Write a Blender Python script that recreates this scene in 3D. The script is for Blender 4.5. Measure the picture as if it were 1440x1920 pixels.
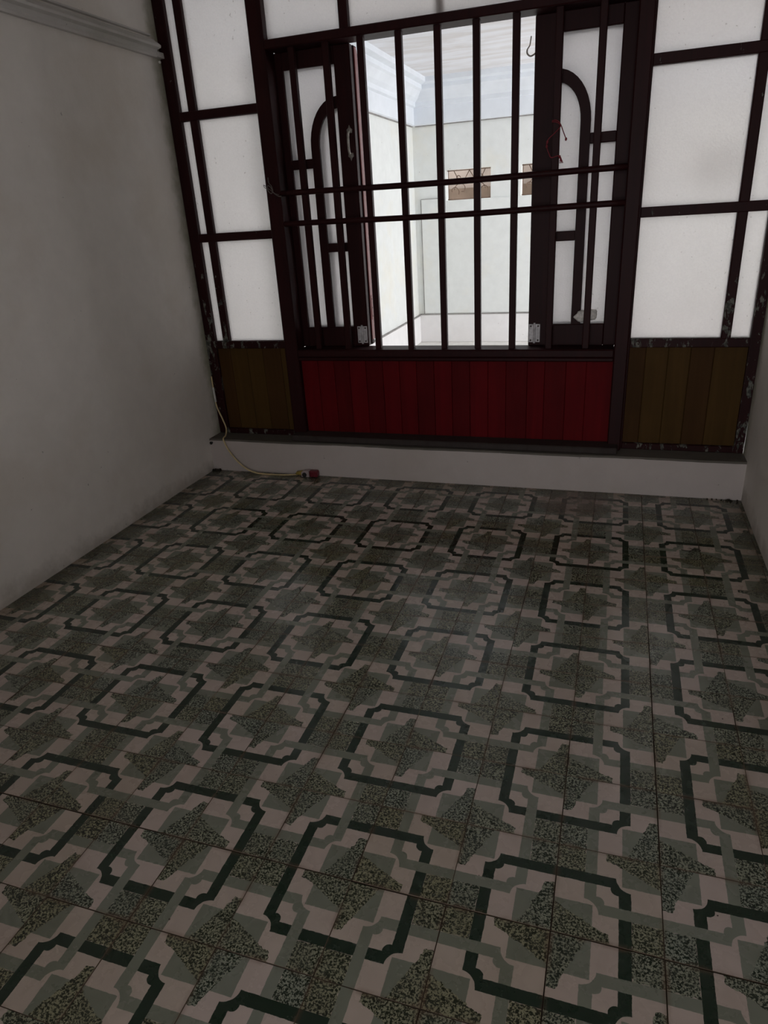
import bpy, bmesh, math, random
from mathutils import Vector, Matrix
random.seed(7)
sc = bpy.context.scene
COL = sc.collection
for o in list(bpy.data.objects):
    bpy.data.objects.remove(o)

# ------------------------------------------------------------------ camera
cam = bpy.data.objects.new('camera', bpy.data.cameras.new('camera'))
COL.objects.link(cam)
R0 = Vector((0.94994736, 0.30665330, -0.05969732))      # right
R1 = Vector((0.07070341, -0.39715533, -0.91502386))     # down
R2 = Vector((-0.30430420, 0.86500370, -0.39895809))     # forward
m = Matrix.Identity(4)
for i in range(3):
    m[i][0] = R0[i]; m[i][1] = -R1[i]; m[i][2] = -R2[i]
m.translation = Vector((0.0384, -0.8969, 1.2534))
cam.matrix_world = m
cam.data.sensor_fit = 'VERTICAL'
cam.data.sensor_height = 36.0
cam.data.lens = 1281.66 / 1920 * 36.0
cam.data.clip_start = 0.02
sc.camera = cam

# ------------------------------------------------------------------ light
world = bpy.data.worlds.new('overcast_sky'); sc.world = world
world.use_nodes = True
bg = world.node_tree.nodes['Background']
bg.inputs['Color'].default_value = (0.985, 0.975, 1.0, 1)
bg.inputs['Strength'].default_value = 4.4
pl = bpy.data.lights.new('sky_portal', 'AREA')
pl.shape = 'RECTANGLE'; pl.size = 2.3; pl.size_y = 2.5
pl.cycles.is_portal = True
po = bpy.data.objects.new('sky_portal', pl); COL.objects.link(po)
po.location = (1.66, 5.52, 1.16); po.rotation_euler = (0, math.radians(90), 0)

pl2 = bpy.data.lights.new('fill_door_portal', 'AREA')  # guides sky light into the passage added behind the camera
pl2.shape = 'RECTANGLE'; pl2.size = 1.24; pl2.size_y = 2.3
pl2.cycles.is_portal = True
po2 = bpy.data.objects.new('fill_door_portal', pl2); COL.objects.link(po2)
po2.location = (-0.04, -3.17, 1.15); po2.rotation_euler = (math.radians(90), 0, 0)

sc.view_settings.view_transform = 'Standard'
sc.view_settings.look = 'None'
sc.view_settings.exposure = 0.0
sc.view_settings.gamma = 1.0
sc.view_settings.use_curve_mapping = False
sc.cycles.use_denoising = True
sc.cycles.max_bounces = 16
sc.cycles.diffuse_bounces = 8
sc.cycles.transmission_bounces = 12
sc.cycles.sample_clamp_indirect = 6.0

# ------------------------------------------------------------------ node helper
class G:
    def __init__(self, name):
        self.mat = bpy.data.materials.new(name); self.mat.use_nodes = True
        self.nt = self.mat.node_tree
        self.bsdf = self.nt.nodes['Principled BSDF']
        self.out = self.nt.nodes['Material Output']
    def n(self, t, **kw):
        x = self.nt.nodes.new(t)
        for k, v in kw.items(): setattr(x, k, v)
        return x
    def put(self, sock, v):
        if isinstance(v, bpy.types.NodeSocket): self.nt.links.new(v, sock)
        elif isinstance(v, (tuple, list)) and len(v) == 3 and sock.type == 'RGBA': sock.default_value = (*v, 1)
        else: sock.default_value = v
    def m(self, op, a, b=0.0, c=None):
        x = self.n('ShaderNodeMath', operation=op)
        self.put(x.inputs[0], a)
        if op not in ('SQRT', 'ABSOLUTE', 'FRACT', 'FLOOR'): self.put(x.inputs[1], b)
        if c is not None: self.put(x.inputs[2], c)
        return x.outputs[0]
    def mix(self, f, a, b, blend='MIX'):
        x = self.n('ShaderNodeMix', data_type='RGBA', blend_type=blend)
        self.put(x.inputs[0], f); self.put(x.inputs[6], a); self.put(x.inputs[7], b)
        return x.outputs[2]
    def ramp(self, f, lo, hi, a=0.0, b=1.0):
        x = self.n('ShaderNodeMapRange'); x.clamp = True
        self.put(x.inputs[0], f); self.put(x.inputs[1], lo); self.put(x.inputs[2], hi)
        self.put(x.inputs[3], a); self.put(x.inputs[4], b)
        return x.outputs[0]
    def pos(self):
        return self.n('ShaderNodeNewGeometry').outputs['Position']
    def noise(self, vec, scale, detail=4.0, rough=0.55, dist=0.0):
        x = self.n('ShaderNodeTexNoise')
        if vec is not None: self.nt.links.new(vec, x.inputs['Vector'])
        x.inputs['Scale'].default_value = scale; x.inputs['Detail'].default_value = detail
        x.inputs['Roughness'].default_value = rough; x.inputs['Distortion'].default_value = dist
        return x
    def scalev(self, vec, s):
        x = self.n('ShaderNodeVectorMath', operation='MULTIPLY')
        self.put(x.inputs[0], vec); x.inputs[1].default_value = s
        return x.outputs[0]
    def bump(self, h, strength, dist=0.002):
        x = self.n('ShaderNodeBump'); x.inputs['Strength'].default_value = strength
        x.inputs['Distance'].default_value = dist
        self.nt.links.new(h, x.inputs['Height'])
        self.nt.links.new(x.outputs[0], self.bsdf.inputs['Normal'])
        return x.outputs[0]
    def done(self, col, rough=0.6, spec=0.4, metal=0.0):
        self.put(self.bsdf.inputs['Base Color'], col)
        self.put(self.bsdf.inputs['Roughness'], rough)
        self.put(self.bsdf.inputs['Specular IOR Level'], spec)
        self.put(self.bsdf.inputs['Metallic'], metal)
        return self.mat

def simple(name, col, rough=0.6, spec=0.4, metal=0.0, var=0.25, scale=18.0, bump=0.0):
    g = G(name); p = g.pos()
    nz = g.noise(p, scale).outputs[0]
    f = g.ramp(nz, 0.3, 0.7)
    c = g.mix(f, tuple(x*(1-var) for x in col), tuple(min(1, x*(1+var)) for x in col))
    if bump: g.bump(nz, bump)
    return g.done(c, rough, spec, metal)

def plaster(name, col, stain, stain_lo=0.55, stain_hi=0.78, bump=0.25, mould=False):
    g = G(name); p = g.pos()
    a = g.noise(p, 1.7, 6, 0.6).outputs[0]
    b = g.noise(p, 11, 5, 0.6).outputs[0]
    c = g.noise(p, 90, 3, 0.6).outputs[0]
    col1 = g.mix(g.ramp(b, 0.3, 0.75), tuple(x*0.93 for x in col), col)
    col2 = g.mix(g.m('MULTIPLY', g.ramp(a, stain_lo, stain_hi), 0.55), col1, stain)
    spots = g.noise(p, 42, 2, 0.5).outputs[0]
    col3 = g.mix(g.m('MULTIPLY', g.m('GREATER_THAN', spots, 0.765), 0.45), col2, (0.12, 0.10, 0.08))
    if mould:      # greenish mould creeping along the window frame, scuffs along the floor
        q = g.n('ShaderNodeSeparateXYZ'); g.nt.links.new(p, q.inputs[0])
        jig = g.m('MULTIPLY', g.m('SUBTRACT', b, 0.5), 0.16)
        m1 = g.ramp(g.m('ADD', q.outputs[1], jig), 2.265, 2.345)
        m2 = g.ramp(g.m('ADD', q.outputs[2], jig), 0.075, 0.005)
        col3 = g.mix(g.m('MULTIPLY', m1, 0.75), col3, (0.27, 0.28, 0.17))
        col3 = g.mix(g.m('MULTIPLY', m2, 0.45), col3, (0.26, 0.22, 0.17))
    g.bump(g.m('ADD', g.m('MULTIPLY', b, 1.0), g.m('MULTIPLY', c, 0.35)), bump, 0.004)
    return g.done(col3, 0.75, 0.25)

M = {}
XL, XR, YP = -2.048, 0.615, 2.222      # left wall, right wall, plinth face
M['wall'] = plaster('wall_paint', (0.84, 0.80, 0.755), (0.66, 0.585, 0.50), 0.50, 0.75, mould=True)
M['plinth'] = plaster('plinth_paint', (0.54, 0.485, 0.46), (0.40, 0.35, 0.30), 0.5, 0.75)
M['ceiling'] = plaster('ceiling_paint', (0.6, 0.58, 0.56), (0.5, 0.46, 0.42))
M['ledge'] = plaster('ledge_cement', (0.15, 0.135, 0.115), (0.08, 0.075, 0.06), 0.4, 0.6, 0.5)
M['mould'] = plaster('moulding_paint', (0.64, 0.62, 0.60), (0.33, 0.33, 0.27), 0.45, 0.72)
M['porch'] = plaster('porch_wall_paint', (0.83, 0.855, 0.84), (0.81, 0.775, 0.66), 0.52, 0.72, 0.12)
M['skirt'] = plaster('porch_skirting_paint', (0.88, 0.87, 0.87), (0.80, 0.78, 0.76), 0.5, 0.75, 0.12)
M['joint'] = simple('grout', (0.030, 0.020, 0.014), 0.9, 0.1)
M['added_hall'] = simple('added_passage_paint', (0.30, 0.27, 0.24), 0.8, 0.2, var=0.1, scale=4)  # dark paint of the added passage that limits the fill light
M['tile_edge'] = simple('worn_tile_edge', (0.13, 0.098, 0.072), 0.9, 0.05, var=0.5, scale=9)
M['dirt'] = simple('dirt', (0.035, 0.03, 0.022), 0.95, 0.1)

def porch_ceiling_mat():
    g = G('porch_ceiling_paint'); p = g.scalev(g.pos(), (0.8, 4.0, 1.0))
    a = g.noise(p, 1.6, 6, 0.62, 0.6).outputs[0]
    c = g.mix(g.ramp(a, 0.42, 0.62), (0.84, 0.85, 0.89), (0.72, 0.70, 0.70))
    return g.done(c, 0.8, 0.2)
M['porch_ceiling'] = porch_ceiling_mat()
M['porch_cornice'] = simple('porch_cornice_paint', (0.80, 0.84, 0.89), 0.8, 0.2, var=0.04, scale=6)

def wood(name, col, col2, rough=0.42, grain=(26, 26, 1.6), spec=0.4, chips=0.0, chipcol=(0.17, 0.17, 0.145)):
    g = G(name); p = g.pos()
    v = g.scalev(p, grain)
    a = g.noise(v, 1.0, 5, 0.6, 0.8).outputs[0]
    big = g.noise(p, 4.0, 3).outputs[0]
    c = g.mix(g.ramp(a, 0.3, 0.72), col, col2)
    c = g.mix(g.m('MULTIPLY', g.ramp(big, 0.45, 0.7), 0.35), c, tuple(x*0.55 for x in col))
    h = a
    if chips > 0:
        k = g.noise(g.scalev(p, (34, 34, 15)), 1.0, 6, 0.68, 0.4).outputs[0]
        k2 = g.noise(p, 5.5, 2).outputs[0]
        z = g.n('ShaderNodeSeparateXYZ'); g.nt.links.new(p, z.inputs[0])
        low = g.ramp(z.outputs[2], 0.75, 1.30, chips*0.65, -0.1)
        th = g.m('SUBTRACT', 0.66, g.m('MULTIPLY', g.m('MULTIPLY', k2, low), 0.30))
        msk = g.m('GREATER_THAN', k, th)
        cc = g.mix(g.ramp(g.noise(p, 60, 3).outputs[0], 0.4, 0.6), chipcol, tuple(x*0.35 for x in chipcol))
        c = g.mix(msk, c, cc)
        h = g.m('SUBTRACT', a, msk)
    g.bump(h, 0.25, 0.0015)
    return g.done(c, rough, spec)
M['maroon'] = wood('maroon_paint', (0.030, 0.0055, 0.0060), (0.021, 0.0042, 0.0046), 0.5, spec=0.15)
M['maroon_chipped'] = wood('maroon_paint_peeling', (0.030, 0.0055, 0.0060), (0.021, 0.0042, 0.0046), 0.5, spec=0.15, chips=1.0)
M['red_plank'] = wood('red_plank_paint', (0.135, 0.0045, 0.0075), (0.100, 0.0035, 0.0055), 0.6, spec=0.08)
M['red_plank_b'] = wood('red_plank_paint_darker', (0.105, 0.0045, 0.0065), (0.078, 0.0035, 0.0048), 0.6, spec=0.08)
M['brown_plank'] = wood('brown_plank_varnish', (0.085, 0.046, 0.013), (0.062, 0.033, 0.009), 0.6, spec=0.08)
M['brown_plank_b'] = wood('brown_plank_varnish_redder', (0.070, 0.034, 0.011), (0.052, 0.024, 0.008), 0.6, spec=0.08)
M['leaf_edge'] = wood('red_edge_paint', (0.34, 0.085, 0.080), (0.26, 0.060, 0.056), 0.4)
M['sill_wood'] = wood('dusty_sill', (0.045, 0.034, 0.030), (0.026, 0.016, 0.014), 0.7)
M['steel'] = simple('dull_steel', (0.55, 0.53, 0.54), 0.5, 0.5, 0.2, 0.25, 60)
M['brass'] = simple('old_pewter', (0.42, 0.39, 0.35), 0.4, 0.5, 0.3, 0.3, 60)
M['screw'] = simple('rusty_screw', (0.05, 0.03, 0.025), 0.6, 0.3)
M['cable'] = simple('cream_cable_sheath', (0.62, 0.50, 0.27), 0.5, 0.4)
M['cable_white'] = simple('white_sleeve', (0.75, 0.74, 0.70), 0.5, 0.4)
M['red_plastic'] = simple('red_plastic', (0.15, 0.012, 0.022), 0.4, 0.5)
M['white_plastic'] = simple('white_plastic', (0.38, 0.31, 0.31), 0.4, 0.5, var=0.1)
M['black'] = simple('black_rubber', (0.015, 0.015, 0.015), 0.7, 0.3)
M['yellow_plastic'] = simple('yellow_plastic', (0.34, 0.25, 0.05), 0.5, 0.4)
M['string'] = simple('red_string', (0.24, 0.035, 0.045), 0.8, 0.2)
M['wool'] = simple('cotton', (0.75, 0.72, 0.68), 0.95, 0.1, bump=0.5, scale=90)
M['wire'] = simple('rusty_wire', (0.14, 0.12, 0.11), 0.6, 0.4, 0.3)
M['iron'] = simple('rusted_iron', (0.16, 0.10, 0.07), 0.7, 0.3)
M['beyond_up'] = simple('yard_wall_render', (0.20, 0.165, 0.14), 0.9, 0.1, var=0.15, scale=5)
M['beyond_low'] = simple('yard_wall_brown', (0.10, 0.073, 0.054), 0.9, 0.1, var=0.2, scale=7)
M['porch_floor'] = simple('porch_floor_cement', (0.70, 0.68, 0.65), 0.7, 0.3, var=0.1)

def glass_mat(name, tint, trans=0.62, rough=0.30):
    g = G(name); p = g.pos()
    fine = g.noise(p, 150, 2, 0.5).outputs[0]
    big = g.noise(p, 2.4, 5, 0.6).outputs[0]
    dots = g.noise(p, 75, 3, 0.6).outputs[0]
    dz = g.noise(p, 3.1, 2).outputs[0]
    col = g.mix(g.ramp(big, 0.3, 0.7), tuple(x*0.95 for x in tint), tint)
    spot = g.m('GREATER_THAN', g.m('ADD', dots, g.m('MULTIPLY', g.ramp(dz, 0.4, 0.75), 0.06)), 0.735)
    col = g.mix(g.m('MULTIPLY', g.ramp(fine, 0.35, 0.65), 0.16), col, tuple(x*0.80 for x in tint))
    col = g.mix(g.m('MULTIPLY', spot, 0.40), col, (0.30, 0.27, 0.22))
    b = g.n('ShaderNodeBump'); b.inputs['Strength'].default_value = 0.55; b.inputs['Distance'].default_value = 0.0016
    g.nt.links.new(fine, b.inputs['Height'])
    tr = g.n('ShaderNodeBsdfTranslucent'); g.put(tr.inputs[0], col); g.nt.links.new(b.outputs[0], tr.inputs['Normal'])
    rf = g.n('ShaderNodeBsdfRefraction'); g.put(rf.inputs[0], col); rf.inputs['Roughness'].default_value = rough
    rf.inputs['IOR'].default_value = 1.25; g.nt.links.new(b.outputs[0], rf.inputs['Normal'])
    gl = g.n('ShaderNodeBsdfGlossy'); gl.inputs['Roughness'].default_value = 0.35; g.nt.links.new(b.outputs[0], gl.inputs['Normal'])
    s1 = g.n('ShaderNodeMixShader'); s1.inputs[0].default_value = trans
    g.nt.links.new(rf.outputs[0], s1.inputs[1]); g.nt.links.new(tr.outputs[0], s1.inputs[2])
    s2 = g.n('ShaderNodeMixShader'); s2.inputs[0].default_value = 0.04
    g.nt.links.new(s1.outputs[0], s2.inputs[1]); g.nt.links.new(gl.outputs[0], s2.inputs[2])
    g.nt.links.new(s2.outputs[0], g.out.inputs['Surface'])
    return g.mat
M['frosted'] = glass_mat('pebbled_frosted_glass', (0.985, 0.965, 0.955))
M['leaf_glass'] = glass_mat('casement_pebbled_glass', (0.985, 0.975, 0.975), 0.38, 0.36)

# cement tile: the printed motif lives in tile coordinates (UV: s along the star's long blade, t across)
def tile_mat():
    g = G('patterned_cement_tile')
    uv = g.n('ShaderNodeUVMap'); uv.uv_map = 'UVMap'
    rnd = g.n('ShaderNodeObjectInfo').outputs['Random']
    p = g.pos()
    wob = g.noise(p, 95, 2, 0.5)
    d = g.n('ShaderNodeVectorMath', operation='SUBTRACT'); g.nt.links.new(wob.outputs[1], d.inputs[0]); d.inputs[1].default_value = (.5, .5, .5)
    def coords(amp):
        x = g.n('ShaderNodeVectorMath', operation='MULTIPLY_ADD')
        g.nt.links.new(d.outputs[0], x.inputs[0]); x.inputs[1].default_value = (amp, amp, 0)
        g.nt.links.new(uv.outputs[0], x.inputs[2])
        s = g.n('ShaderNodeSeparateXYZ'); g.nt.links.new(x.outputs[0], s.inputs[0])
        return s.outputs[0], s.outputs[1]
    lt = lambda a, b: g.m('LESS_THAN', a, b)
    gt = lambda a, b: g.m('GREATER_THAN', a, b)
    AND = lambda a, b: g.m('MULTIPLY', a, b)
    OR = lambda a, b: g.m('MAXIMUM', a, b)
    s, t = coords(0.012)
    s2, t2 = coords(0.055)
    inv = lambda a: g.m('SUBTRACT', 1.0, a)
    def frame(s, t):
        mx = g.m('MAXIMUM', s, t)
        a, b = g.m('SUBTRACT', s, 0.72), g.m('SUBTRACT', t, 0.72)
        r = g.m('SQRT', g.m('ADD', g.m('MULTIPLY', a, a), g.m('MULTIPLY', b, b)))
        inside = AND(lt(mx, 0.72), gt(r, 0.14))
        a2, b2 = g.m('SUBTRACT', s, 0.592), g.m('SUBTRACT', t, 0.592)
        knob = lt(g.m('ADD', g.m('MULTIPLY', a2, a2), g.m('MULTIPLY', b2, b2)), 0.0042)
        return AND(inside, OR(gt(mx, 0.605), knob))
    def star(s, t):
        e = g.m('MAXIMUM', g.m('MULTIPLY_ADD', s, -0.475, 0.32), g.m('MULTIPLY_ADD', s, -0.333, 0.263))
        return AND(lt(s, 0.52), lt(t, e))
    D = frame(s, t); L = frame(inv(s), inv(t))
    mx = g.m('MAXIMUM', s, t); mn = g.m('MINIMUM', s, t)
    grey = OR(lt(mx, 0.365), gt(mn, 0.635))
    st = OR(star(s2, t2), star(inv(s2), inv(t2)))
    sq = OR(AND(lt(s2, 0.28), gt(t2, 0.72)), AND(gt(s2, 0.72), lt(t2, 0.28)))
    chipmask = OR(st, sq)
    flip = gt(rnd, 0.62)
    lover = g.m('ABSOLUTE', g.m('SUBTRACT', lt(s, t), flip))
    # stone chips
    off = g.n('ShaderNodeVectorMath', operation='MULTIPLY_ADD')
    g.put(off.inputs[0], rnd); off.inputs[1].default_value = (37., 91., 53.); g.nt.links.new(p, off.inputs[2])
    ch = g.noise(off.outputs[0], 250, 2.5, 0.6, 0.6).outputs[0]
    tone = g.m('FRACT', g.m('MULTIPLY', rnd, 7.31))
    chd = g.mix(tone, (0.016, 0.028, 0.017), (0.024, 0.028, 0.014))
    chl = g.mix(tone, (0.29, 0.32, 0.26), (0.29, 0.285, 0.18))
    chip = g.mix(g.ramp(ch, 0.475, 0.545), chd, chl)
    pink = g.mix(tone, (0.555, 0.465, 0.425), (0.51, 0.43, 0.365))
    gg = g.mix(tone, (0.228, 0.246, 0.202), (0.200, 0.215, 0.166))
    col = g.mix(grey, pink, gg)
    col = g.mix(chipmask, col, chip)
    col = g.mix(L, col, gg)
    col = g.mix(AND(D, g.m('SUBTRACT', 1.0, AND(L, lover))), col, (0.012, 0.030, 0.016))
    # wear: mottling, brown film, specks
    n1 = g.noise(p, 14, 5, 0.6).outputs[0]
    n2 = g.noise(p, 2.3, 4, 0.6).outputs[0]
    n3 = g.noise(p, 55, 2, 0.5).outputs[0]
    col = g.mix(g.m('MULTIPLY', g.ramp(n1, 0.35, 0.7), 0.25), col, (0.6, 0.55, 0.5), 'MULTIPLY')
    col = g.mix(g.m('MULTIPLY', g.ramp(n2, 0.48, 0.72), 0.20), col, (0.62, 0.52, 0.38), 'MULTIPLY')
    col = g.mix(gt(n3, 0.775), col, (0.05, 0.035, 0.025))
    # rust-brown film along some joints
    eu = g.m('MINIMUM', mn, g.m('SUBTRACT', 1.0, mx))
    rust = g.m('MULTIPLY', g.ramp(eu, 0.0, 0.045, 1.0, 0.0), g.ramp(n1, 0.42, 0.62))
    col = g.mix(g.m('MULTIPLY', rust, 0.55), col, (0.16, 0.085, 0.05))
    # old brown stain left by something that stood by the plinth
    q = g.n('ShaderNodeVectorMath', operation='DISTANCE'); g.nt.links.new(p, q.inputs[0]); q.inputs[1].default_value = (-0.09, 2.07, 0)
    ring = g.m('MULTIPLY', g.ramp(g.m('ADD', q.outputs['Value'], g.m('MULTIPLY', g.m('SUBTRACT', n1, 0.5), 0.25)), 0.10, 0.19, 0.55, 0.0), 1.0)
    col = g.mix(ring, col, (0.12, 0.06, 0.035))
    # grime swept into the margins along the walls
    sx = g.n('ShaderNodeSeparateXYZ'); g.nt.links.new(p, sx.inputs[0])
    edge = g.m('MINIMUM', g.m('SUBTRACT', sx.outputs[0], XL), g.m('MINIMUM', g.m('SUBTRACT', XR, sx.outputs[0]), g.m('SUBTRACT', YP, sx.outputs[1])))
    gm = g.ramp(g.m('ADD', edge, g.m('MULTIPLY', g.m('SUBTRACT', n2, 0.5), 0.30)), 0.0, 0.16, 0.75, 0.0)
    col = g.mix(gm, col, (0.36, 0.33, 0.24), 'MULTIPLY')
    rough = g.m('MULTIPLY_ADD', g.ramp(n1, 0.3, 0.7), 0.14, 0.20)
    g.bump(g.m('ADD', g.m('MULTIPLY', n1, 0.6), g.m('MULTIPLY', ch, AND(chipmask, 0.12))), 0.12, 0.003)
    return g.done(col, rough, 0.6)
M['tile'] = tile_mat()

# ------------------------------------------------------------------ object helpers
W = {}                       # world position of each object's origin
def link(o, parent=None, at=(0, 0, 0)):
    COL.objects.link(o); W[o] = Vector(at)
    if parent is not None:
        o.parent = parent; o.location = Vector(at) - W[parent]
    else:
        o.location = at
    return o
def tag(o, label=None, cat=None, kind=None, group=None):
    if label: o['label'] = label
    if cat: o['category'] = cat
    if kind: o['kind'] = kind
    if group: o['group'] = group
    return o
def empty(name, at, label=None, cat=None, kind=None, group=None, parent=None):
    return tag(link(bpy.data.objects.new(name, None), parent, at), label, cat, kind, group)
def mesh_obj(name, bm, mats, parent=None, at=(0, 0, 0), smooth=False):
    me = bpy.data.meshes.new(name)
    bmesh.ops.recalc_face_normals(bm, faces=bm.faces[:])
    bmesh.ops.translate(bm, verts=bm.verts[:], vec=-Vector(at))
    bm.to_mesh(me); bm.free()
    for x in (mats if isinstance(mats, (list, tuple)) else [mats]): me.materials.append(M[x])
    if smooth:
        for f in me.polygons: f.use_smooth = True
    return link(bpy.data.objects.new(name, me), parent, at)
def add_box(bm, x0, x1, y0, y1, z0, z1, bev=0.0, mi=0):
    vs = [bm.verts.new((x, y, z)) for x in (x0, x1) for y in (y0, y1) for z in (z0, z1)]
    F = [(0, 1, 3, 2), (4, 6, 7, 5), (0, 4, 5, 1), (2, 3, 7, 6), (0, 2, 6, 4), (1, 5, 7, 3)]
    fs = [bm.faces.new([vs[i] for i in f]) for f in F]
    for f in fs: f.material_index = mi
    if bev > 0:
        es = list({e for f in fs for e in f.edges})
        r = bmesh.ops.bevel(bm, geom=es, offset=bev, segments=1, affect='EDGES', profile=0.5)
        for f in r['faces']: f.material_index = mi
def box(name, x0, x1, y0, y1, z0, z1, mat, parent=None, bev=0.003):
    bm = bmesh.new(); add_box(bm, x0, x1, y0, y1, z0, z1, bev)
    return mesh_obj(name, bm, mat, parent, ((x0+x1)/2, (y0+y1)/2, z0))
def add_prism(bm, poly, axis, a0, a1, mi=0):
    """poly: 2-D outline; extruded along axis 'x','y' or 'z' from a0 to a1"""
    def P(q, a):
        return {'x': (a, q[0], q[1]), 'y': (q[0], a, q[1]), 'z': (q[0], q[1], a)}[axis]
    A = [bm.verts.new(P(q, a0)) for q in poly]; B = [bm.verts.new(P(q, a1)) for q in poly]
    n = len(poly)
    fs = [bm.faces.new(A), bm.faces.new(B[::-1])]
    for i in range(n): fs.append(bm.faces.new([A[i], B[i], B[(i+1) % n], A[(i+1) % n]]))
    for f in fs: f.material_index = mi
def add_tube(bm, pts, rad, sides=8, mi=0):
    pts = [Vector(p) for p in pts]; rings = []
    up = Vector((0.13, 0.27, 0.95)).normalized()
    for i, p in enumerate(pts):
        t = (pts[min(i+1, len(pts)-1)] - pts[max(i-1, 0)]).normalized()
        u = t.cross(up)
        if u.length < 1e-3: u = t.cross(Vector((1, 0, 0)))
        u.normalize(); v = t.cross(u)
        r = rad[i] if isinstance(rad, (list, tuple)) else rad
        rings.append([bm.verts.new(p + (u*math.cos(a) + v*math.sin(a))*r) for a in [2*math.pi*k/sides for k in range(sides)]])
    fs = []
    for a, b in zip(rings, rings[1:]):
        for k in range(sides): fs.append(bm.faces.new([a[k], a[(k+1) % sides], b[(k+1) % sides], b[k]]))
    fs.append(bm.faces.new(rings[0][::-1])); fs.append(bm.faces.new(rings[-1]))
    for f in fs: f.material_index = mi
def spline(pts, n=8):
    pts = [Vector(p) for p in pts]; out = []
    for i in range(len(pts)-1):
        p0, p1, p2, p3 = pts[max(i-1, 0)], pts[i], pts[i+1], pts[min(i+2, len(pts)-1)]
        for k in range(n):
            t = k/n
            out.append(0.5*((2*p1) + (-p0+p2)*t + (2*p0-5*p1+4*p2-p3)*t*t + (-p0+3*p1-3*p2+p3)*t**3))
    out.append(pts[-1]); return out

def plank(a, b, y0, y1, z0, z1, mat, parent, last=False):
    ym = (y0+y1)/2; e = 0.0 if last else 0.007
    bm = bmesh.new(); c = 0.0018
    add_prism(bm, [(a+.0008+c, y0), (b-.0008-c, y0), (b-.0008, y0+c), (b-.0008, ym), (b+e, ym), (b+e, y1), (a+.008, y1), (a+.008, ym-.0005), (a+.0008, ym-.0005), (a+.0008, y0+c)], 'z', z0, z1)
    return mesh_obj('plank', bm, mat, parent, ((a+b)/2, ym, z0))

# ------------------------------------------------------------------ dimensions
YF = 2.337            # front of the side windows
YC = 2.303            # front of the middle bay
ZL = 0.179            # top of plinth
YB = -1.80            # wall behind the camera
ZC = 2.72             # ceiling
TS = 0.2              # tile size
ZT = 2.50             # top of the joinery

# ------------------------------------------------------------------ room shell
fl = box('floor', XL-0.10, XR+0.10, YB-0.05, 2.42, -0.12, -0.004, 'joint', None, 0)
tag(fl, 'floor of patterned green and pink cement tiles', 'floor', 'structure')
wl = box('wall_left', XL-0.14, XL, YB-0.1, 2.43, -0.12, ZC+0.1, 'wall', None, 0)
tag(wl, 'off-white plaster wall below and above the cornice strip', 'wall', 'structure')
wr = box('wall_right', XR, XR+0.14, YB-0.1, 2.340, -0.12, ZC+0.1, 'wall', None, 0)
tag(wr, 'off-white plaster wall beside the peeling window post', 'wall', 'structure')
bm = bmesh.new()
DX0, DX1, DZ = -0.66, 0.58, 2.20
add_box(bm, XL, DX0, YB-0.14, YB, -0.12, ZC+0.1); add_box(bm, DX1, XR, YB-0.14, YB, -0.12, ZC+0.1); add_box(bm, DX0, DX1, YB-0.14, YB, DZ, ZC+0.1)
wb = mesh_obj('wall_back', bm, 'wall', None, (-0.7, YB-.07, -0.12))
tag(wb, 'off-white plaster wall opposite the window', 'wall', 'structure')
dr = empty('fill_door_1', (-0.04, YB-.07, 0.0), 'added unseen maroon doorway letting in fill daylight opposite the window', 'doorway', 'structure')  # unseen doorway, added to let fill daylight in from behind the camera
box('fill_door_jamb', DX0, DX0+.045, YB-.145, YB+.005, 0.0, DZ, 'maroon', dr, 0.004)
box('fill_door_jamb', DX1-.045, DX1, YB-.145, YB+.005, 0.0, DZ, 'maroon', dr, 0.004)
box('head', DX0+.045, DX1-.045, YB-.145, YB+.005, DZ-.045, DZ, 'maroon', dr, 0.004)  # head of the unseen doorway added for fill daylight
HY = YB-1.35  # end of the dark passage added to narrow the spread of door light
fh = box('floor_added_hall', DX0-.1, DX1+.1, HY, YB-.14, -0.12, -0.004, 'added_hall', None, 0); tag(fh, 'dark floor of the added passage that narrows the doorway light', 'floor', 'structure')
hl = box('wall_added_hall_left', DX0-.12, DX0, HY, YB-.14, -0.12, ZC, 'added_hall', None, 0); tag(hl, 'dark wall of the added light-narrowing passage, cornice strip side', 'wall', 'structure')
hr = box('wall_added_hall_right', DX1, DX1+.12, HY, YB-.14, -0.12, ZC, 'added_hall', None, 0); tag(hr, 'dark wall of the added light-narrowing passage, daylight gap side', 'wall', 'structure')
hc = box('ceiling_added_hall', DX0, DX1, HY, YB-.14, 2.3, ZC, 'added_hall', None, 0); tag(hc, 'dark ceiling of the added passage that narrows the doorway light', 'ceiling', 'structure')
ce = box('ceiling', XL, XR, YB, 2.43, ZC, ZC+0.1, 'ceiling', None, 0)
tag(ce, 'plain pale plaster ceiling of the tiled room', 'ceiling', 'structure')
lin = box('wall_front', XL, XR, 2.30, 2.43, ZT, ZC, 'wall', None, 0)
tag(lin, 'plaster lintel above the wooden window', 'wall', 'structure')

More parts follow.
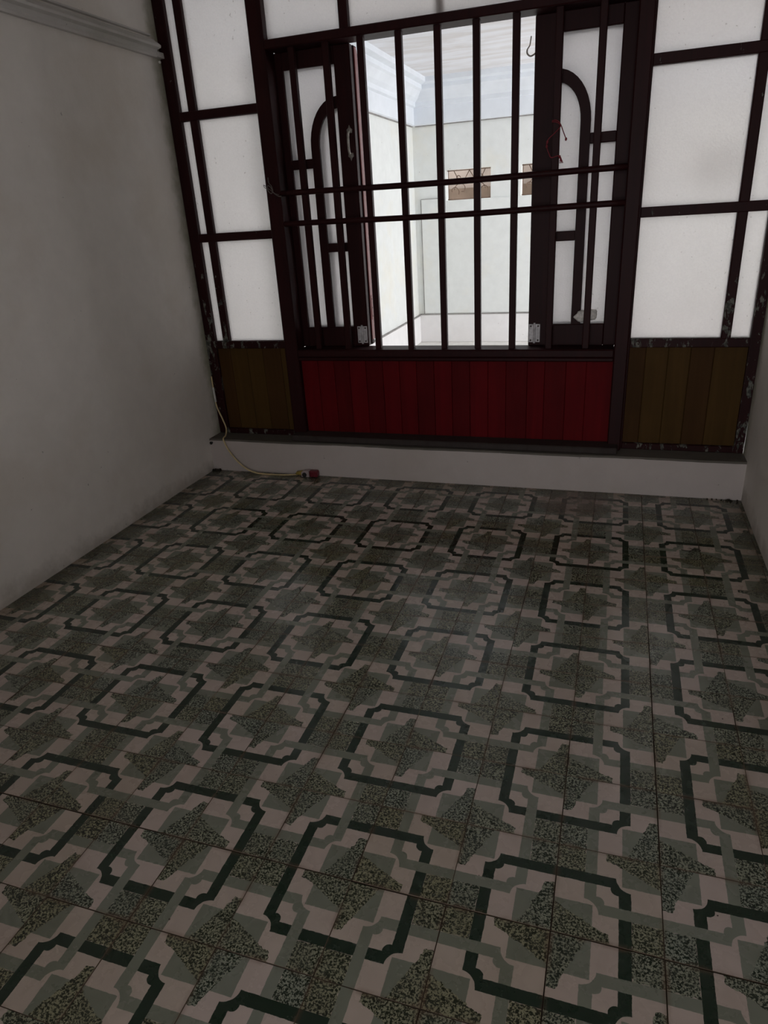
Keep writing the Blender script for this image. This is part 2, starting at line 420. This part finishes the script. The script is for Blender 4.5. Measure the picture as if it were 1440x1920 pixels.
# white plinth under the window with a slightly uneven dirty ledge on top
bm = bmesh.new()
add_box(bm, XL, XR, YP, 2.43, -0.12, ZL-0.008, 0)
pln = mesh_obj('wall_plinth', bm, 'plinth', None, ((XL+XR)/2, 2.3, -0.12))
tag(pln, 'low white plinth wall under the wooden window', 'wall', 'structure')
bm = bmesh.new()
N = 60; top = []
for i in range(N+1):
    x = XL + (XR-XL)*i/N
    yy = YP - 0.003 + 0.003*math.sin(x*9.0) + random.uniform(-0.002, 0.002)
    top.append((bm.verts.new((x, yy, ZL-0.0085)), bm.verts.new((x, yy+0.004, ZL)), bm.verts.new((x, 2.43, ZL)), bm.verts.new((x, 2.43, ZL-0.0085))))
for a, b in zip(top, top[1:]):
    for k in range(4): bm.faces.new([a[k], b[k], b[(k+1) % 4], a[(k+1) % 4]])
bm.faces.new(top[0]); bm.faces.new(top[-1][::-1])
mesh_obj('ledge', bm, 'ledge', pln, ((XL+XR)/2, 2.3, ZL))

# cornice strip on the left wall
bm = bmesh.new()
d = lambda x, z: (XL + x, z)
add_prism(bm, [d(-.005, 1.966), d(.022, 1.964), d(.026, 1.972), d(.022, 1.980), d(.030, 1.992), d(.050, 1.997), d(.052, 2.006), d(.040, 2.016), d(.026, 2.024), d(.020, 2.032), d(-.005, 2.034)], 'y', YB, 2.285)
t1 = mesh_obj('trim_1', bm, 'mould', None, (XL, 0.2, 1.966))
tag(t1, 'moulded plaster cornice strip high on the side wall by the cable', 'moulding', 'structure')
bm = bmesh.new(); add_prism(bm, [d(-.005, 1.966), d(.026, 1.966), d(.024, 1.988), d(-.005, 1.992)], 'y', 2.285, 2.340)
mesh_obj('trim_end', bm, 'mould', t1, (XL, 2.31, 1.966))
bm = bmesh.new(); add_prism(bm, [d(-.005, 2.043), d(.014, 2.045), d(.012, 2.052), d(-.005, 2.051)], 'y', YB, 2.275)
mesh_obj('upper_bead', bm, 'mould', t1, (XL, 0.2, 2.043))

# ------------------------------------------------------------------ floor tiles
def tile_mesh(name, x0, x1, y0, y1, ax, ay, swap):
    """x0..y1 in tile units; ax, ay: the dark-framed star's corner; mesh local to the cell centre"""
    g = 0.0022; b = 0.0032
    cx, cy = math.floor((x0+x1)/2)+0.5, math.floor((y0+y1)/2)+0.5
    bm = bmesh.new(); uvl = bm.loops.layers.uv.new('UVMap')
    def ring(e, z):
        return [bm.verts.new(((x-cx)*TS, (y-cy)*TS, z)) for x, y in ((x0+e, y0+e), (x1-e, y0+e), (x1-e, y1-e), (x0+e, y1-e))]
    a = ring(g+b, 0.0); c = ring(g, -0.0009); e = ring(g, -0.012)
    bm.faces.new(a)
    for lo, hi in ((c, a), (e, c)):
        for k in range(4): bm.faces.new([lo[k], lo[(k+1) % 4], hi[(k+1) % 4], hi[k]]).material_index = 1
    bm.faces.new(e[::-1])
    for f in bm.faces:
        for l in f.loops:
            s = abs(l.vert.co.x/TS + cx - ax); t = abs(l.vert.co.y/TS + cy - ay)
            l[uvl].uv = (t, s) if swap else (s, t)
    me = bpy.data.meshes.new(name); bm.to_mesh(me); bm.free(); me.materials.append(M['tile']); me.materials.append(M['tile_edge'])
    return me
umin, umax, vmin, vmax = XL/TS, XR/TS, YB/TS, YP/TS
full = {}
rt = random.Random(3)
for j in range(math.floor(vmin), math.ceil(vmax)):
    for i in range(math.floor(umin), math.ceil(umax)):
        x0, x1, y0, y1 = max(i, umin), min(i+1, umax), max(j, vmin), min(j+1, vmax)
        if x1-x0 < 0.03 or y1-y0 < 0.03: continue
        ax, ay = (i if i % 2 == 0 else i+1), (j if j % 2 == 0 else j+1)
        sw = (i+j) % 2 == 1
        key = (i % 2, j % 2)
        cut = (x1-x0 < 0.999 or y1-y0 < 0.999)
        if cut: me = tile_mesh('tile', x0, x1, y0, y1, ax, ay, sw)
        else:
            if key not in full: full[key] = tile_mesh('tile', i, i+1, j, j+1, ax, ay, sw)
            me = full[key]
        o = bpy.data.objects.new('tile', me)
        dx = 0.0006 if i >= 1 else 0.0
        dy = -0.0013 if j < 0 else 0.0
        link(o, fl, ((i+.5)*TS+dx+rt.uniform(-.0004, .0004), (j+.5)*TS+dy+rt.uniform(-.0004, .0004), rt.uniform(-.0004, .0002)))
        if not cut:
            o.rotation_euler = (rt.gauss(0, .0011), rt.gauss(0, .0011), rt.gauss(0, .0018))

# ------------------------------------------------------------------ side windows
def side_window(name, label, xo0, xo1, xm0, xm1, xi0, xi1, seams, px0, px1, gap=False):
    """xo: outer post at the wall, xm: mullion, xi: stile hidden behind the middle bay's post"""
    w = empty(name, ((xo0+xi1)/2, YF+.03, ZL), label, 'window', 'structure')
    y0, y1 = YF, YF+0.055
    if gap:   # this post leans away from the wall and leaves a sliver of daylight at its foot
        bm = bmesh.new()
        add_prism(bm, [(xo0, ZL), (xo1-0.007, ZL), (xo1-0.0003, 0.60), (xo1, ZT), (xo0, ZT)], 'y', y0, y1)
        mesh_obj('post', bm, 'maroon_chipped', w, ((xo0+xo1)/2, y0, ZL))
    else:
        box('post', xo0, xo1, y0, y1, ZL, ZT, 'maroon_chipped', w, 0.004)
    box('mullion', xm0, xm1, y0+.004, y1-.004, 0.650, ZT-.03, 'maroon_chipped', w, 0.004)
    box('stile', xi0, xi1, y0+.002, y1, ZL, ZT-.03, 'maroon', w, 0.003)
    a, b = (xo1, xi0) if xo0 < xi0 else (xi1, xo0)
    for n, z0, z1 in (('transom', 1.709, 1.748), ('transom', 1.176, 1.215), ('transom', 0.648, 0.686), ('bottom_rail', ZL, 0.208), ('top_rail', ZT-.05, ZT)):
        box(n, a-.002, b+.002, y0+.001, y1-.001, z0, z1, 'maroon_chipped', w, 0.003)
    yg = YF+0.026
    spans = [(a, xm0), (xm1, b)] if xo0 < xi0 else [(a, xm0), (xm1, b)]
    for xa, xb in spans:
        for z0, z1 in ((0.686, 1.176), (1.215, 1.709), (1.748, ZT-.05)):
            box('pane', xa-.003, xb+.003, yg, yg+.004, z0-.003, z1+.003, 'frosted', w, 0)
    edges = [px0] + seams + [px1]
    for k, (xa, xb) in enumerate(zip(edges, edges[1:])):
        plank(xa, xb, YF+.018, YF+.034, 0.205, 0.651, 'brown_plank' if k % 3 else 'brown_plank_b', w, k == len(edges)-2)
    return w
side_window('window_1', 'frosted side window over brown planks beside the cornice strip wall', XL+.001, -1.990, -1.944, -1.903, -1.577, -1.535,
            [-1.916, -1.816, -1.7245, -1.620], -1.992, -1.574)
side_window('window_3', 'frosted side window over brown planks with peeling post and daylight gap', 0.574, XR+.004, 0.461, 0.499, 0.060, 0.100,
            [0.169, 0.262, 0.352, 0.445], 0.098, 0.576, gap=True)

# ------------------------------------------------------------------ middle bay
w2 = empty('window_2', (-0.735, YC, ZL), 'maroon middle window bay with red planks and open folding casements', 'window', 'structure')
PX0, PX1, QX0, QX1 = -1.569, -1.497, 0.034, 0.0925
box('post', PX0, PX1, YC, YC+.0935, ZL, ZT, 'maroon', w2, 0.005)
box('post', QX0, QX1, YC, YC+.0935, ZL, ZT, 'maroon', w2, 0.005)
box('head', PX1-.002, QX0+.002, YC, YC+.115, 1.937, 1.972, 'maroon', w2, 0.004)
box('top_rail', PX1-.002, QX0+.002, YC, YC+.085, ZT-.05, ZT, 'maroon', w2, 0.004)
box('middle_rail', PX1-.002, QX0+.002, YC-.004, YC+.115, 0.609, 0.647, 'maroon', w2, 0.006)
box('rail_bead', PX1-.002, QX0+.002, YC+.004, YC+.03, 0.590, 0.610, 'maroon', w2, 0.005)
# sill: thick board that runs out almost to the ledge edge
box('sill', PX0+.012, QX1-.012, 2.240, YC+.06, ZL, 0.211, 'sill_wood', w2, 0.005)
for x0, x1 in ((-1.152, -1.112), (-0.378, -0.338)):
    box('mullion', x0, x1, YC+.012, YC+.07, 1.970, ZT-.045, 'maroon', w2, 0.004)
box('glazing_strip', -0.745, -0.708, YC+.052, YC+.060, 1.970, ZT-.045, 'skirt', w2, 0.002)
for x0, x1 in ((PX1, -1.152), (-1.112, -0.727), (-0.725, -0.378), (-0.338, QX0)):
    box('pane', x0-.003, x1+(.003 if x1 != -0.727 else 0), YC+.042, YC+.046, 1.969, ZT-.045, 'frosted', w2, 0)
# red planks
seam = [PX1-.003, -1.4079, -1.3184, -1.2361, -1.1464, -1.0581, -0.9712, -0.883, -0.795, -0.706, -0.618, -0.530, -0.444, -0.3449, -0.2652, -0.1694, -0.0796, QX0+.003]
for k, (a, b) in enumerate(zip(seam, seam[1:])):
    plank(a, b, YC+.035, YC+.052, 0.200, 0.612, 'red_plank' if (k*7 % 5) < 3 else 'red_plank_b', w2, k == len(seam)-2)

# casement leaves: a fixed pair beside the posts, each with its partner folded flat behind it
def leaf(x0, x1, g0, g1, arch_right, y0, label, extras):
    """g0,g1: glass limits; arch_right: the quarter arch springs from the stile with larger x"""
    zb, zt, gb, gt_ = 0.6475, 1.9365, 0.743, 1.868
    th = 0.038; y1 = y0+th
    L = empty('casement_leaf', ((x0+x1)/2, y0, zb), None, None, None, None, w2)
    L['label'] = label
    box('stile', x0, g0, y0, y1, zb, zt, 'maroon', L, 0.004)
    box('stile', g1, x1, y0, y1, zb, zt, 'maroon', L, 0.004)
    box('rail', g0-.001, g1+.001, y0+.001, y1-.001, zb, gb, 'maroon', L, 0.003)
    box('rail', g0-.001, g1+.001, y0+.001, y1-.001, gt_, zt, 'maroon', L, 0.003)
    # upright muntin bending into the quarter arch
    sx = 1 if arch_right else -1
    xs = g1 if arch_right else g0           # stile the arch meets
    xo = xs - sx*0.143; xin = xs - sx*0.102
    n = 10; outer = [(xo, gb)]; inner = [(xin, gb)]
    for k in range(n+1):
        a = math.pi/2*k/n
        outer.append((xs - sx*0.143*math.cos(a), 1.555 + 0.192*math.sin(a)))
        inner.append((xs - sx*0.102*math.cos(a), 1.555 + 0.146*math.sin(a)))
    bm = bmesh.new(); rows = []
    for (a, b) in zip(outer, inner):
        rows.append([bm.verts.new((a[0], y0+.004, a[1])), bm.verts.new((b[0], y0+.004, b[1])), bm.verts.new((b[0], y1-.004, b[1])), bm.verts.new((a[0], y1-.004, a[1]))])
    for r, q in zip(rows, rows[1:]):
        for k in range(4): bm.faces.new([r[k], r[(k+1) % 4], q[(k+1) % 4], q[k]])
    bm.faces.new(rows[0]); bm.faces.new(rows[-1][::-1])
    mesh_obj('arched_muntin', bm, 'maroon', L, (xo, y0, gb))
    far = g0 if arch_right else g1
    a, b = sorted((far, xo)); box('crossbar', a-.001, b+.001, y0+.005, y1-.005, 1.468, 1.508, 'maroon', L, 0.003)
    a, b = sorted((xin, xs)); box('crossbar', a-.001, b+.001, y0+.005, y1-.005, 1.098, 1.138, 'maroon', L, 0.003)
    box('pane', g0-.004, g1+.004, y0+.017, y0+.021, gb-.004, gt_+.004, 'leaf_glass', L, 0)
    for f in extras: f(L, y0)
    return L

def hinge(x0):
    def f(L, y0):
        bm = bmesh.new(); xm = x0+.0255
        add_box(bm, x0, xm-.004, y0-.003, y0+.001, 0.664, 0.746, 0.0008, 0)
        add_box(bm, xm+.004, x0+.051, y0-.003, y0+.001, 0.664, 0.746, 0.0008, 0)
        add_tube(bm, [(xm, y0-.004, 0.660), (xm, y0-.004, 0.752)], 0.0052, 10, 0)
        for px in (x0+.009, x0+.042):
            for pz in (0.673, 0.705, 0.737):
                if pz == 0.705: continue
                add_tube(bm, [(px, y0-.0045, pz), (px, y0-.001, pz)], 0.0042, 8, 1)
        h = mesh_obj('hinge', bm, ['steel', 'screw'], L, (xm, y0, 0.664)); h['label'] = 'dull steel butt hinge with rusty screws'
    return f
def handle(L, y0):
    x, z0, z1 = -1.166, 1.492, 1.620
    bm = bmesh.new()
    add_tube(bm, spline([(x, y0, z0+.018), (x, y0-.022, z0+.026), (x, y0-.028, (z0+z1)/2), (x, y0-.022, z1-.026), (x, y0, z1-.018)], 6), 0.0055, 8)
    for zc, s in ((z0+.014, -1), (z1-.014, 1)):
        add_prism(bm, [(x-.011, zc-s*.010), (x+.011, zc-s*.010), (x+.013, zc+s*.004), (x+.005, zc+s*.010), (x, zc+s*.022), (x-.005, zc+s*.010), (x-.013, zc+s*.004)], 'y', y0-.004, y0+.001)
    h = mesh_obj('handle', bm, 'brass', L, (x, y0, z0), True); h['label'] = 'old pewter bow handle with pointed ends'
def bolt(L, y0):
    x = -1.138
    bm = bmesh.new(); add_box(bm, x-.001, x+.003, y0+.010, y0+.030, 0.768, 0.886, 0.001, 0)
    for z in (0.785, 0.826, 0.868): add_tube(bm, [(x+.002, y0+.020, z), (x+.004, y0+.020, z)], 0.003, 8, 1)
    o = mesh_obj('flush_bolt', bm, ['leaf_edge', 'screw'], L, (x, y0, 0.768)); o['label'] = 'red painted flush bolt plate with screws'
def edge_strip(x, thick=0.002):
    def f(L, y0):
        bm = bmesh.new()
        zz = [(y0+.002, 0.672), (y0+.036, 0.672), (y0+.036, 1.905), (y0+.032, 1.920), (y0+.022, 1.928), (y0+.002, 1.928)]
        add_prism(bm, zz, 'x', x-thick, x+thick)
        mesh_obj('meeting_edge', bm, 'leaf_edge', L, (x, y0, 0.672))
    return f
def hook(L, y0):
    bm = bmesh.new()
    pts = spline([(-0.352, y0+.012, 1.822), (-0.366, y0+.008, 1.812), (-0.378, y0+.006, 1.810), (-0.389, y0+.006, 1.820), (-0.389, y0+.006, 1.834), (-0.380, y0+.006, 1.846), (-0.377, y0+.006, 1.862), (-0.374, y0+.004, 1.878)], 6)
    add_tube(bm, pts, [0.0035]*24 + [0.0026]*(len(pts)-24), 8)
    h = mesh_obj('hook', bm, 'brass', L, (-0.352, y0, 1.81), True); h['label'] = 'bent window hook hanging from the leaf edge'
YA = 2.397
leaf(-1.540, -1.142, -1.466, -1.219, True, YA, 'maroon casement leaf carrying the bow handle', [hinge(-1.1975), handle])
leaf(-1.540, -1.140, -1.466, -1.219, True, YA+.050, 'maroon casement leaf folded behind the leaf with the handle', [edge_strip(-1.139), bolt])
leaf(-0.352, 0.046, -0.264, -0.019, False, YA, 'maroon casement leaf beside the hook', [hinge(-0.349)])
leaf(-0.354, 0.046, -0.264, -0.019, False, YA+.050, 'maroon casement leaf folded behind and carrying the hook', [edge_strip(-0.355), hook])

# ------------------------------------------------------------------ bar grille in front of the casements
gr = empty('window_grille', (-0.735, 2.34, 0.647), 'dark wooden grille of upright bars and two cross rods before the open casements', 'grille')
for x in (-1.401, -1.242, -1.083, -0.916, -0.751, -0.591, -0.432, -0.266, -0.104):
    box('upright_bar', x, x+.029, YF-.012, YF+.016, 0.6445, 1.940, 'maroon', gr, 0.003)
for z in (1.366, 1.234):
    bm = bmesh.new(); pts = []
    for k in range(25):
        x = PX1-.004 + (QX0-PX1+.008)*k/24
        pts.append((x, YF-.020, z + 0.003*math.cos(k/24*math.pi*2)))
    add_tube(bm, pts, 0.0125, 10)
    mesh_obj('cross_rod', bm, 'maroon', gr, (-0.735, YF-.02, z), True)
# splinter torn off one bar
bm = bmesh.new(); add_prism(bm, [(-1.374, 1.004), (-1.364, 1.016), (-1.372, 1.010), (-1.373, 0.996)], 'y', YF-.008, YF-.002)
mesh_obj('splinter', bm, 'maroon', gr, (-1.372, YF, 1.0))

# ------------------------------------------------------------------ small things on the window
bm = bmesh.new()
yb = YF-.018
for L_ in ([(-0.268, yb, 1.556), (-0.252, yb-.003, 1.557), (-0.236, yb, 1.545), (-0.222, yb-.006, 1.515), (-0.208, yb-.004, 1.482)],
           [(-0.268, yb-.001, 1.552), (-0.250, yb-.002, 1.550), (-0.234, yb, 1.535), (-0.255, yb-.004, 1.512), (-0.281, yb-.004, 1.490), (-0.286, yb-.003, 1.468), (-0.276, yb-.003, 1.440), (-0.266, yb-.002, 1.424), (-0.244, yb-.002, 1.428), (-0.234, yb-.002, 1.426), (-0.224, yb-.004, 1.406)]):
    P_ = spline(L_, 6); add_tube(bm, P_, 0.0019, 6)
for cx, cz in ((-0.283, 1.482), (-0.285, 1.466), (-0.232, 1.424), (-0.210, 1.486)):
    add_tube(bm, [(cx-.001, yb-.004, cz-.006), (cx, yb-.004, cz), (cx+.001, yb-.004, cz+.006)], [0.0022, 0.0048, 0.0022], 6)
for s in (-.008, -.003, .002, .006):
    add_tube(bm, [(-0.229, yb-.003, 1.424), (-0.224+s, yb-.005, 1.400)], 0.0014, 5)
tag(mesh_obj('string', bm, 'string', None, (-0.25, yb, 1.4), True), 'frayed red string looped round a grille bar', 'string')

bm = bmesh.new()
P_ = spline([(-1.549, YC-.004, 1.440), (-1.545, YC-.010, 1.418), (-1.533, YC-.012, 1.404), (-1.529, YC-.010, 1.382), (-1.540, YC-.008, 1.372), (-1.552, YC-.012, 1.386), (-1.550, YC-.014, 1.406), (-1.536, YC-.014, 1.398), (-1.526, YC-.012, 1.376), (-1.512, YC-.010, 1.364), (-1.500, YC-.012, 1.358), (-1.488, YC-.010, 1.357)], 5)
add_tube(bm, P_, 0.0022, 6)
P_ = spline([(-1.560, YC-.010, 1.402), (-1.572, YC-.010, 1.410), (-1.568, YC-.008, 1.398), (-1.548, YC-.010, 1.392), (-1.520, YC-.014, 1.372), (-1.498, YC-.014, 1.364)], 5)
add_tube(bm, P_, 0.0016, 6)
tag(mesh_obj('wire_tie', bm, 'wire', None, (-1.53, YC, 1.38), True), 'twisted grey wire tied at the end of a cross rod', 'wire')

bm = bmesh.new()
bmesh.ops.create_icosphere(bm, subdivisions=3, radius=1.0)
rr = random.Random(5)
for v in bm.verts:
    k = 1 + 0.16*math.sin(v.co.x*5.1+1)*math.cos(v.co.z*4.3) + rr.uniform(-.05, .05)
    v.co = Vector((-0.095 + v.co.x*0.048*k, YF+.030 + v.co.y*0.013*k, 0.785 + v.co.z*0.026*k + 0.006*v.co.x))
tag(mesh_obj('cotton_wad', bm, 'wool', None, (-0.095, YF+.03, 0.76), True), 'small whitish wad of cotton wedged behind a grille bar', 'cotton wad')

# ------------------------------------------------------------------ cable and connector on the floor
bm = bmesh.new()
P_ = spline([(-2.038, YF-.012, 0.50), (-2.036, YF-.014, 0.40), (-2.030, YF-.018, 0.335), (-2.002, YF-.022, 0.260), (-1.985, YF-.03, 0.215), (-1.966, 2.262, 0.190), (-1.955, YP-.006, 0.1865), (-1.949, YP-.013, 0.170), (-1.930, YP-.018, 0.130), (-1.885, YP-.022, 0.070), (-1.830, YP-.026, 0.026), (-1.770, YP-.030, 0.006), (-1.690, YP-.036, 0.0045), (-1.600, YP-.032, 0.0045), (-1.525, YP-.022, 0.0075)], 8)
add_tube(bm, P_, 0.0040, 8, 0)
cb = mesh_obj('cable', bm, 'cable', None, (-1.75, YP-.03, 0.0), True)
tag(cb, 'cream cable hanging from the window corner to the floor', 'cable')
bm = bmesh.new(); add_tube(bm, [(-2.0385, YF-.012, 0.44), (-2.0365, YF-.013, 0.40), (-2.033, YF-.016, 0.360)], 0.0058, 8)
mesh_obj('sleeve', bm, 'cable_white', cb, (-2.036, YF-.013, 0.36), True)
cn = empty('cable_connector', (-1.46, YP-.02, 0.0), 'red and white connector lying on floor against the plinth', 'connector')
yc = YP-.021; zc = 0.0175
bm = bmesh.new(); add_tube(bm, [(-1.535, yc, zc-.008), (-1.525, yc, zc-.002), (-1.500, yc, zc), (-1.494, yc, zc)], [0.005, 0.010, 0.013, 0.0145], 12)
mesh_obj('collar', bm, 'yellow_plastic', cn, (-1.51, yc, zc), True)
bm = bmesh.new()
add_prism(bm, [(-1.496, .002), (-1.452, .002), (-1.452, .034), (-1.462, .037), (-1.488, .034), (-1.496, .026)], 'y', yc-.016, yc+.016)
mesh_obj('body', bm, 'white_plastic', cn, (-1.475, yc, 0.002))
bm = bmesh.new(); add_tube(bm, [(-1.478, yc-.020, 0.014), (-1.478, yc-.014, 0.014)], 0.0125, 12)
mesh_obj('round_cap', bm, 'black', cn, (-1.478, yc-.018, 0.014))
bm = bmesh.new()
add_box(bm, -1.452, -1.405, yc-.017, yc+.017, 0.002, 0.036, 0.005)
for x in (-1.446, -1.436, -1.426): add_box(bm, x, x+.004, yc-.019, yc-.016, 0.006, 0.030, 0.001)
mesh_obj('red_shell', bm, 'red_plastic', cn, (-1.43, yc, 0.002))

# ------------------------------------------------------------------ litter on the floor and plinth
bm = bmesh.new()
add_tube(bm, spline([(0.335, 1.672, .003), (0.352, 1.664, .004), (0.368, 1.668, .003), (0.378, 1.679, .003), (0.392, 1.684, .004), (0.404, 1.676, .003)], 5), 0.0016, 6)
for a, b in (((0.372, 1.672), (0.360, 1.655)), ((0.378, 1.679), (0.366, 1.692)), ((0.384, 1.681), (0.390, 1.664))):
    add_tube(bm, [(*a, .003), (*b, .002)], 0.001, 5)
tag(mesh_obj('twig', bm, 'dirt', None, (0.37, 1.67, 0), True), 'thin curled black twig on the tiles near the window post with the daylight gap', 'twig')
bm = bmesh.new()
for k in range(14):
    a = rr.uniform(0, 6.28); r = rr.uniform(0, .028)
    bmesh.ops.create_icosphere(bm, subdivisions=1, radius=rr.uniform(.003, .009), matrix=Matrix.Translation((-2.020+r*math.cos(a)*1.2, YP-.018+r*math.sin(a)*.5, .003)))
o = tag(mesh_obj('dirt_crumbs', bm, 'dirt', None, (-2.02, YP-.02, 0)), 'dark crumbs of dirt in the floor corner by the cable', 'dirt', 'stuff')
bm = bmesh.new()
for k in range(22):
    x = XR-.012-abs(rr.gauss(0, .05)); y = YP-.006-abs(rr.gauss(0, .010))
    bmesh.ops.create_icosphere(bm, subdivisions=1, radius=rr.uniform(.002, .006), matrix=Matrix.Translation((x, y, .002)))
tag(mesh_obj('dirt_crumbs', bm, 'dirt', None, (XR-.05, YP-.01, 0)), 'dark crumbs of dirt in the floor corner under the daylight gap', 'dirt', 'stuff')
bm = bmesh.new()
add_tube(bm, [(-2.034, YP+.001, 0.158), (-2.034, YP-.010, 0.158)], 0.006, 8)
add_tube(bm, [(-2.034, YP-.009, 0.158), (-2.034, YP-.012, 0.158)], 0.009, 8)
tag(mesh_obj('wall_screw', bm, 'black', None, (-2.034, YP-.005, 0.158)), 'black screw head in the white plinth below the cable', 'screw')
bm = bmesh.new(); bmesh.ops.create_icosphere(bm, subdivisions=2, radius=.0065, matrix=Matrix.Translation((XL+.004, 2.327, 1.953)))
tag(mesh_obj('plaster_blob', bm, 'cable_white', None, (XL+.004, 2.327, 1.948), True), 'white blob of filler under the end of the cornice strip', 'filler')

# ------------------------------------------------------------------ porch outside
PF, PXR, PZ, PC = 6.655, 1.62, -0.09, 2.42
pfl = box('floor_porch', -2.3, 5.0, 2.43, 9.0, PZ-.1, PZ, 'porch_floor', None, 0); tag(pfl, 'pale cement floor of the bright porch outside', 'floor', 'structure')
pwl = box('wall_porch_left', -2.25, -2.053, 2.43, PF, PZ, PC, 'porch', None, 0); tag(pwl, 'cream stained porch wall seen through the grille', 'wall', 'structure')
bm = bmesh.new()
z0, z1 = 1.340, 1.622
op = [(-1.720, -1.262), (-0.962, -0.504), (-0.204, 0.254), (0.554, 1.012)]
add_box(bm, -2.25, PXR, PF, PF+.11, PZ, z0); add_box(bm, -2.25, PXR, PF, PF+.11, z1, PC)
e = [-2.25] + [q for a in op for q in a] + [PXR]
for a, b in zip(e[0::2], e[1::2]): add_box(bm, a, b, PF, PF+.11, z0, z1)
pwf = mesh_obj('wall_porch_far', bm, 'porch', None, (-0.3, PF, PZ)); tag(pwf, 'white porch wall with small iron-barred openings', 'wall', 'structure')
box('wall_panel', -1.985, PXR, PF-.014, PF, 0.217, 1.352-.014, 'porch', pwf, 0.004)
box('wall_panel', -1.985, -1.735, PF-.014, PF, 1.330, 1.366, 'porch', pwf, 0.003)
box('skirting', -2.053, PXR, PF-.020, PF, PZ, 0.208, 'skirt', pwf, 0.006)
box('skirting', -2.053, -2.033, 2.44, PF-.02, PZ, 0.198, 'skirt', pwl, 0.006)
M['shadow_line'] = simple('shadow_line_grey', (0.30, 0.29, 0.28), 0.9, 0.1)  # grey strips paint in dark shadow lines along wall, panel and cornice joints
box('shadow_line', -2.033, PXR, PF-.024, PF, 0.207, 0.217, 'shadow_line', pwf, 0)
box('shadow_line', -1.990, -1.983, PF-.016, PF, 0.217, 1.362, 'shadow_line', pwf, 0)
box('shadow_line', -1.985, -1.735, PF-.016, PF, 1.363, 1.369, 'shadow_line', pwf, 0)
box('shadow_line', -2.053, -2.029, 2.44, PF-.02, 0.197, 0.207, 'shadow_line', pwl, 0)
pce = box('ceiling_porch', -2.25, PXR+.1, 2.43, PF+.11, PC, PC+.1, 'porch_ceiling', None, 0); tag(pce, 'streaked white ceiling of the porch outside', 'ceiling', 'structure')
prof = [(0, 2.040), (.012, 2.036), (.030, 2.046), (.030, 2.190), (.055, 2.200), (.055, 2.235), (.090, 2.262), (.130, 2.315), (.150, 2.330), (.150, 2.365), (.200, 2.380), (.200, 2.42), (0, 2.42)]
bm = bmesh.new(); add_prism(bm, [(PF-a, z) for a, z in prof], 'x', -2.053, PXR)
t2 = mesh_obj('trim_2', bm, 'porch_cornice', None, (-0.3, PF, 2.04)); tag(t2, 'stepped white cornice along the far porch wall', 'moulding', 'structure')
bm = bmesh.new(); add_prism(bm, [(-2.053+a, z) for a, z in prof], 'y', 2.43, PF-.03)
box('shadow_line', -2.02, PXR, PF-.014, PF, 2.028, 2.037, 'shadow_line', t2, 0)
t3 = mesh_obj('trim_3', bm, 'porch_cornice', None, (-2.053, 4.5, 2.04)); tag(t3, 'stepped white cornice along the cream porch wall', 'moulding', 'structure')
box('shadow_line', -2.053, -2.039, 2.44, PF-.03, 2.028, 2.037, 'shadow_line', t3, 0)
# yard wall beyond the openings
yw = box('wall_yard', -2.6, 2.2, 7.70, 7.82, PZ, 2.1, 'beyond_up', None, 0); tag(yw, 'brown yard wall glimpsed through the porch openings', 'wall', 'structure')
box('lower_band', -2.6, 2.2, 7.67, 7.70, PZ, 1.47, 'beyond_low', yw, 0)
pwr = box('wall_porch_light_block', 1.10, 1.24, 2.34, 4.42, PZ, PC, 'porch', None, 0); tag(pwr, 'added white porch wall shielding the frosted panes from direct sky', 'wall', 'structure')  # unseen return wall, added to keep grazing sky off the panes
pwn = box('wall_porch_near', XR+.14, 1.10, 2.34, 2.43, PZ, PC, 'porch', None, 0); tag(pwn, 'white porch wall beside the window with the daylight gap', 'wall', 'structure')
# wrought-iron scroll panels in the openings
def scroll(a0, a1, r0, r1, cx, cz, y, n=26):
    return [(cx + (r0+(r1-r0)*k/n)*math.cos(a0+(a1-a0)*k/n), y, cz + (r0+(r1-r0)*k/n)*math.sin(a0+(a1-a0)*k/n)) for k in range(n+1)]
def ironwork(a, b, label, group):
    y = PF+.08; c = (a+b)/2; zm = (z0+z1)/2; bm = bmesh.new()
    w_ = b-a
    for q in (a+.01, b-.01): add_tube(bm, [(q, y, z0), (q, y, z1)], .004, 6)
    for q in (z0+.008, zm+.02, z1-.008): add_tube(bm, [(a, y, q), (b, y, q)], .004, 6)
    for s in (-1, 1):
        add_tube(bm, scroll(math.radians(90-s*90), math.radians(90-s*90)+s*4.6, .075, .018, c+s*.085, zm-.045, y), .004, 6)
        add_tube(bm, scroll(math.radians(270-s*60), math.radians(270-s*60)-s*4.0, .060, .014, c+s*.165, zm-.060, y), .004, 6)
        add_tube(bm, [(c, y, z1-.012), (c+s*.07, y, zm+.02)], .004, 6)
        add_tube(bm, [(c+s*.16, y, z1-.012), (c+s*.10, y, zm+.02)], .004, 6)
        add_tube(bm, scroll(0, 6.0, .022, .016, c-s*.115, zm+.065, y, 14), .004, 6)
    return tag(mesh_obj('iron_scrollwork', bm, 'iron', None, (c, y, z0), True), label, 'ironwork', None, group)
labs = ['rusty iron scrollwork in the porch opening nearest the cream wall', 'rusty iron scrollwork in the second porch opening from the cream wall', 'rusty iron scrollwork in the third porch opening from the cream wall', 'rusty iron scrollwork in the porch opening farthest from the cream wall']
for (a, b), l in zip(op, labs): ironwork(a, b, l, 'iron panels in the porch openings')
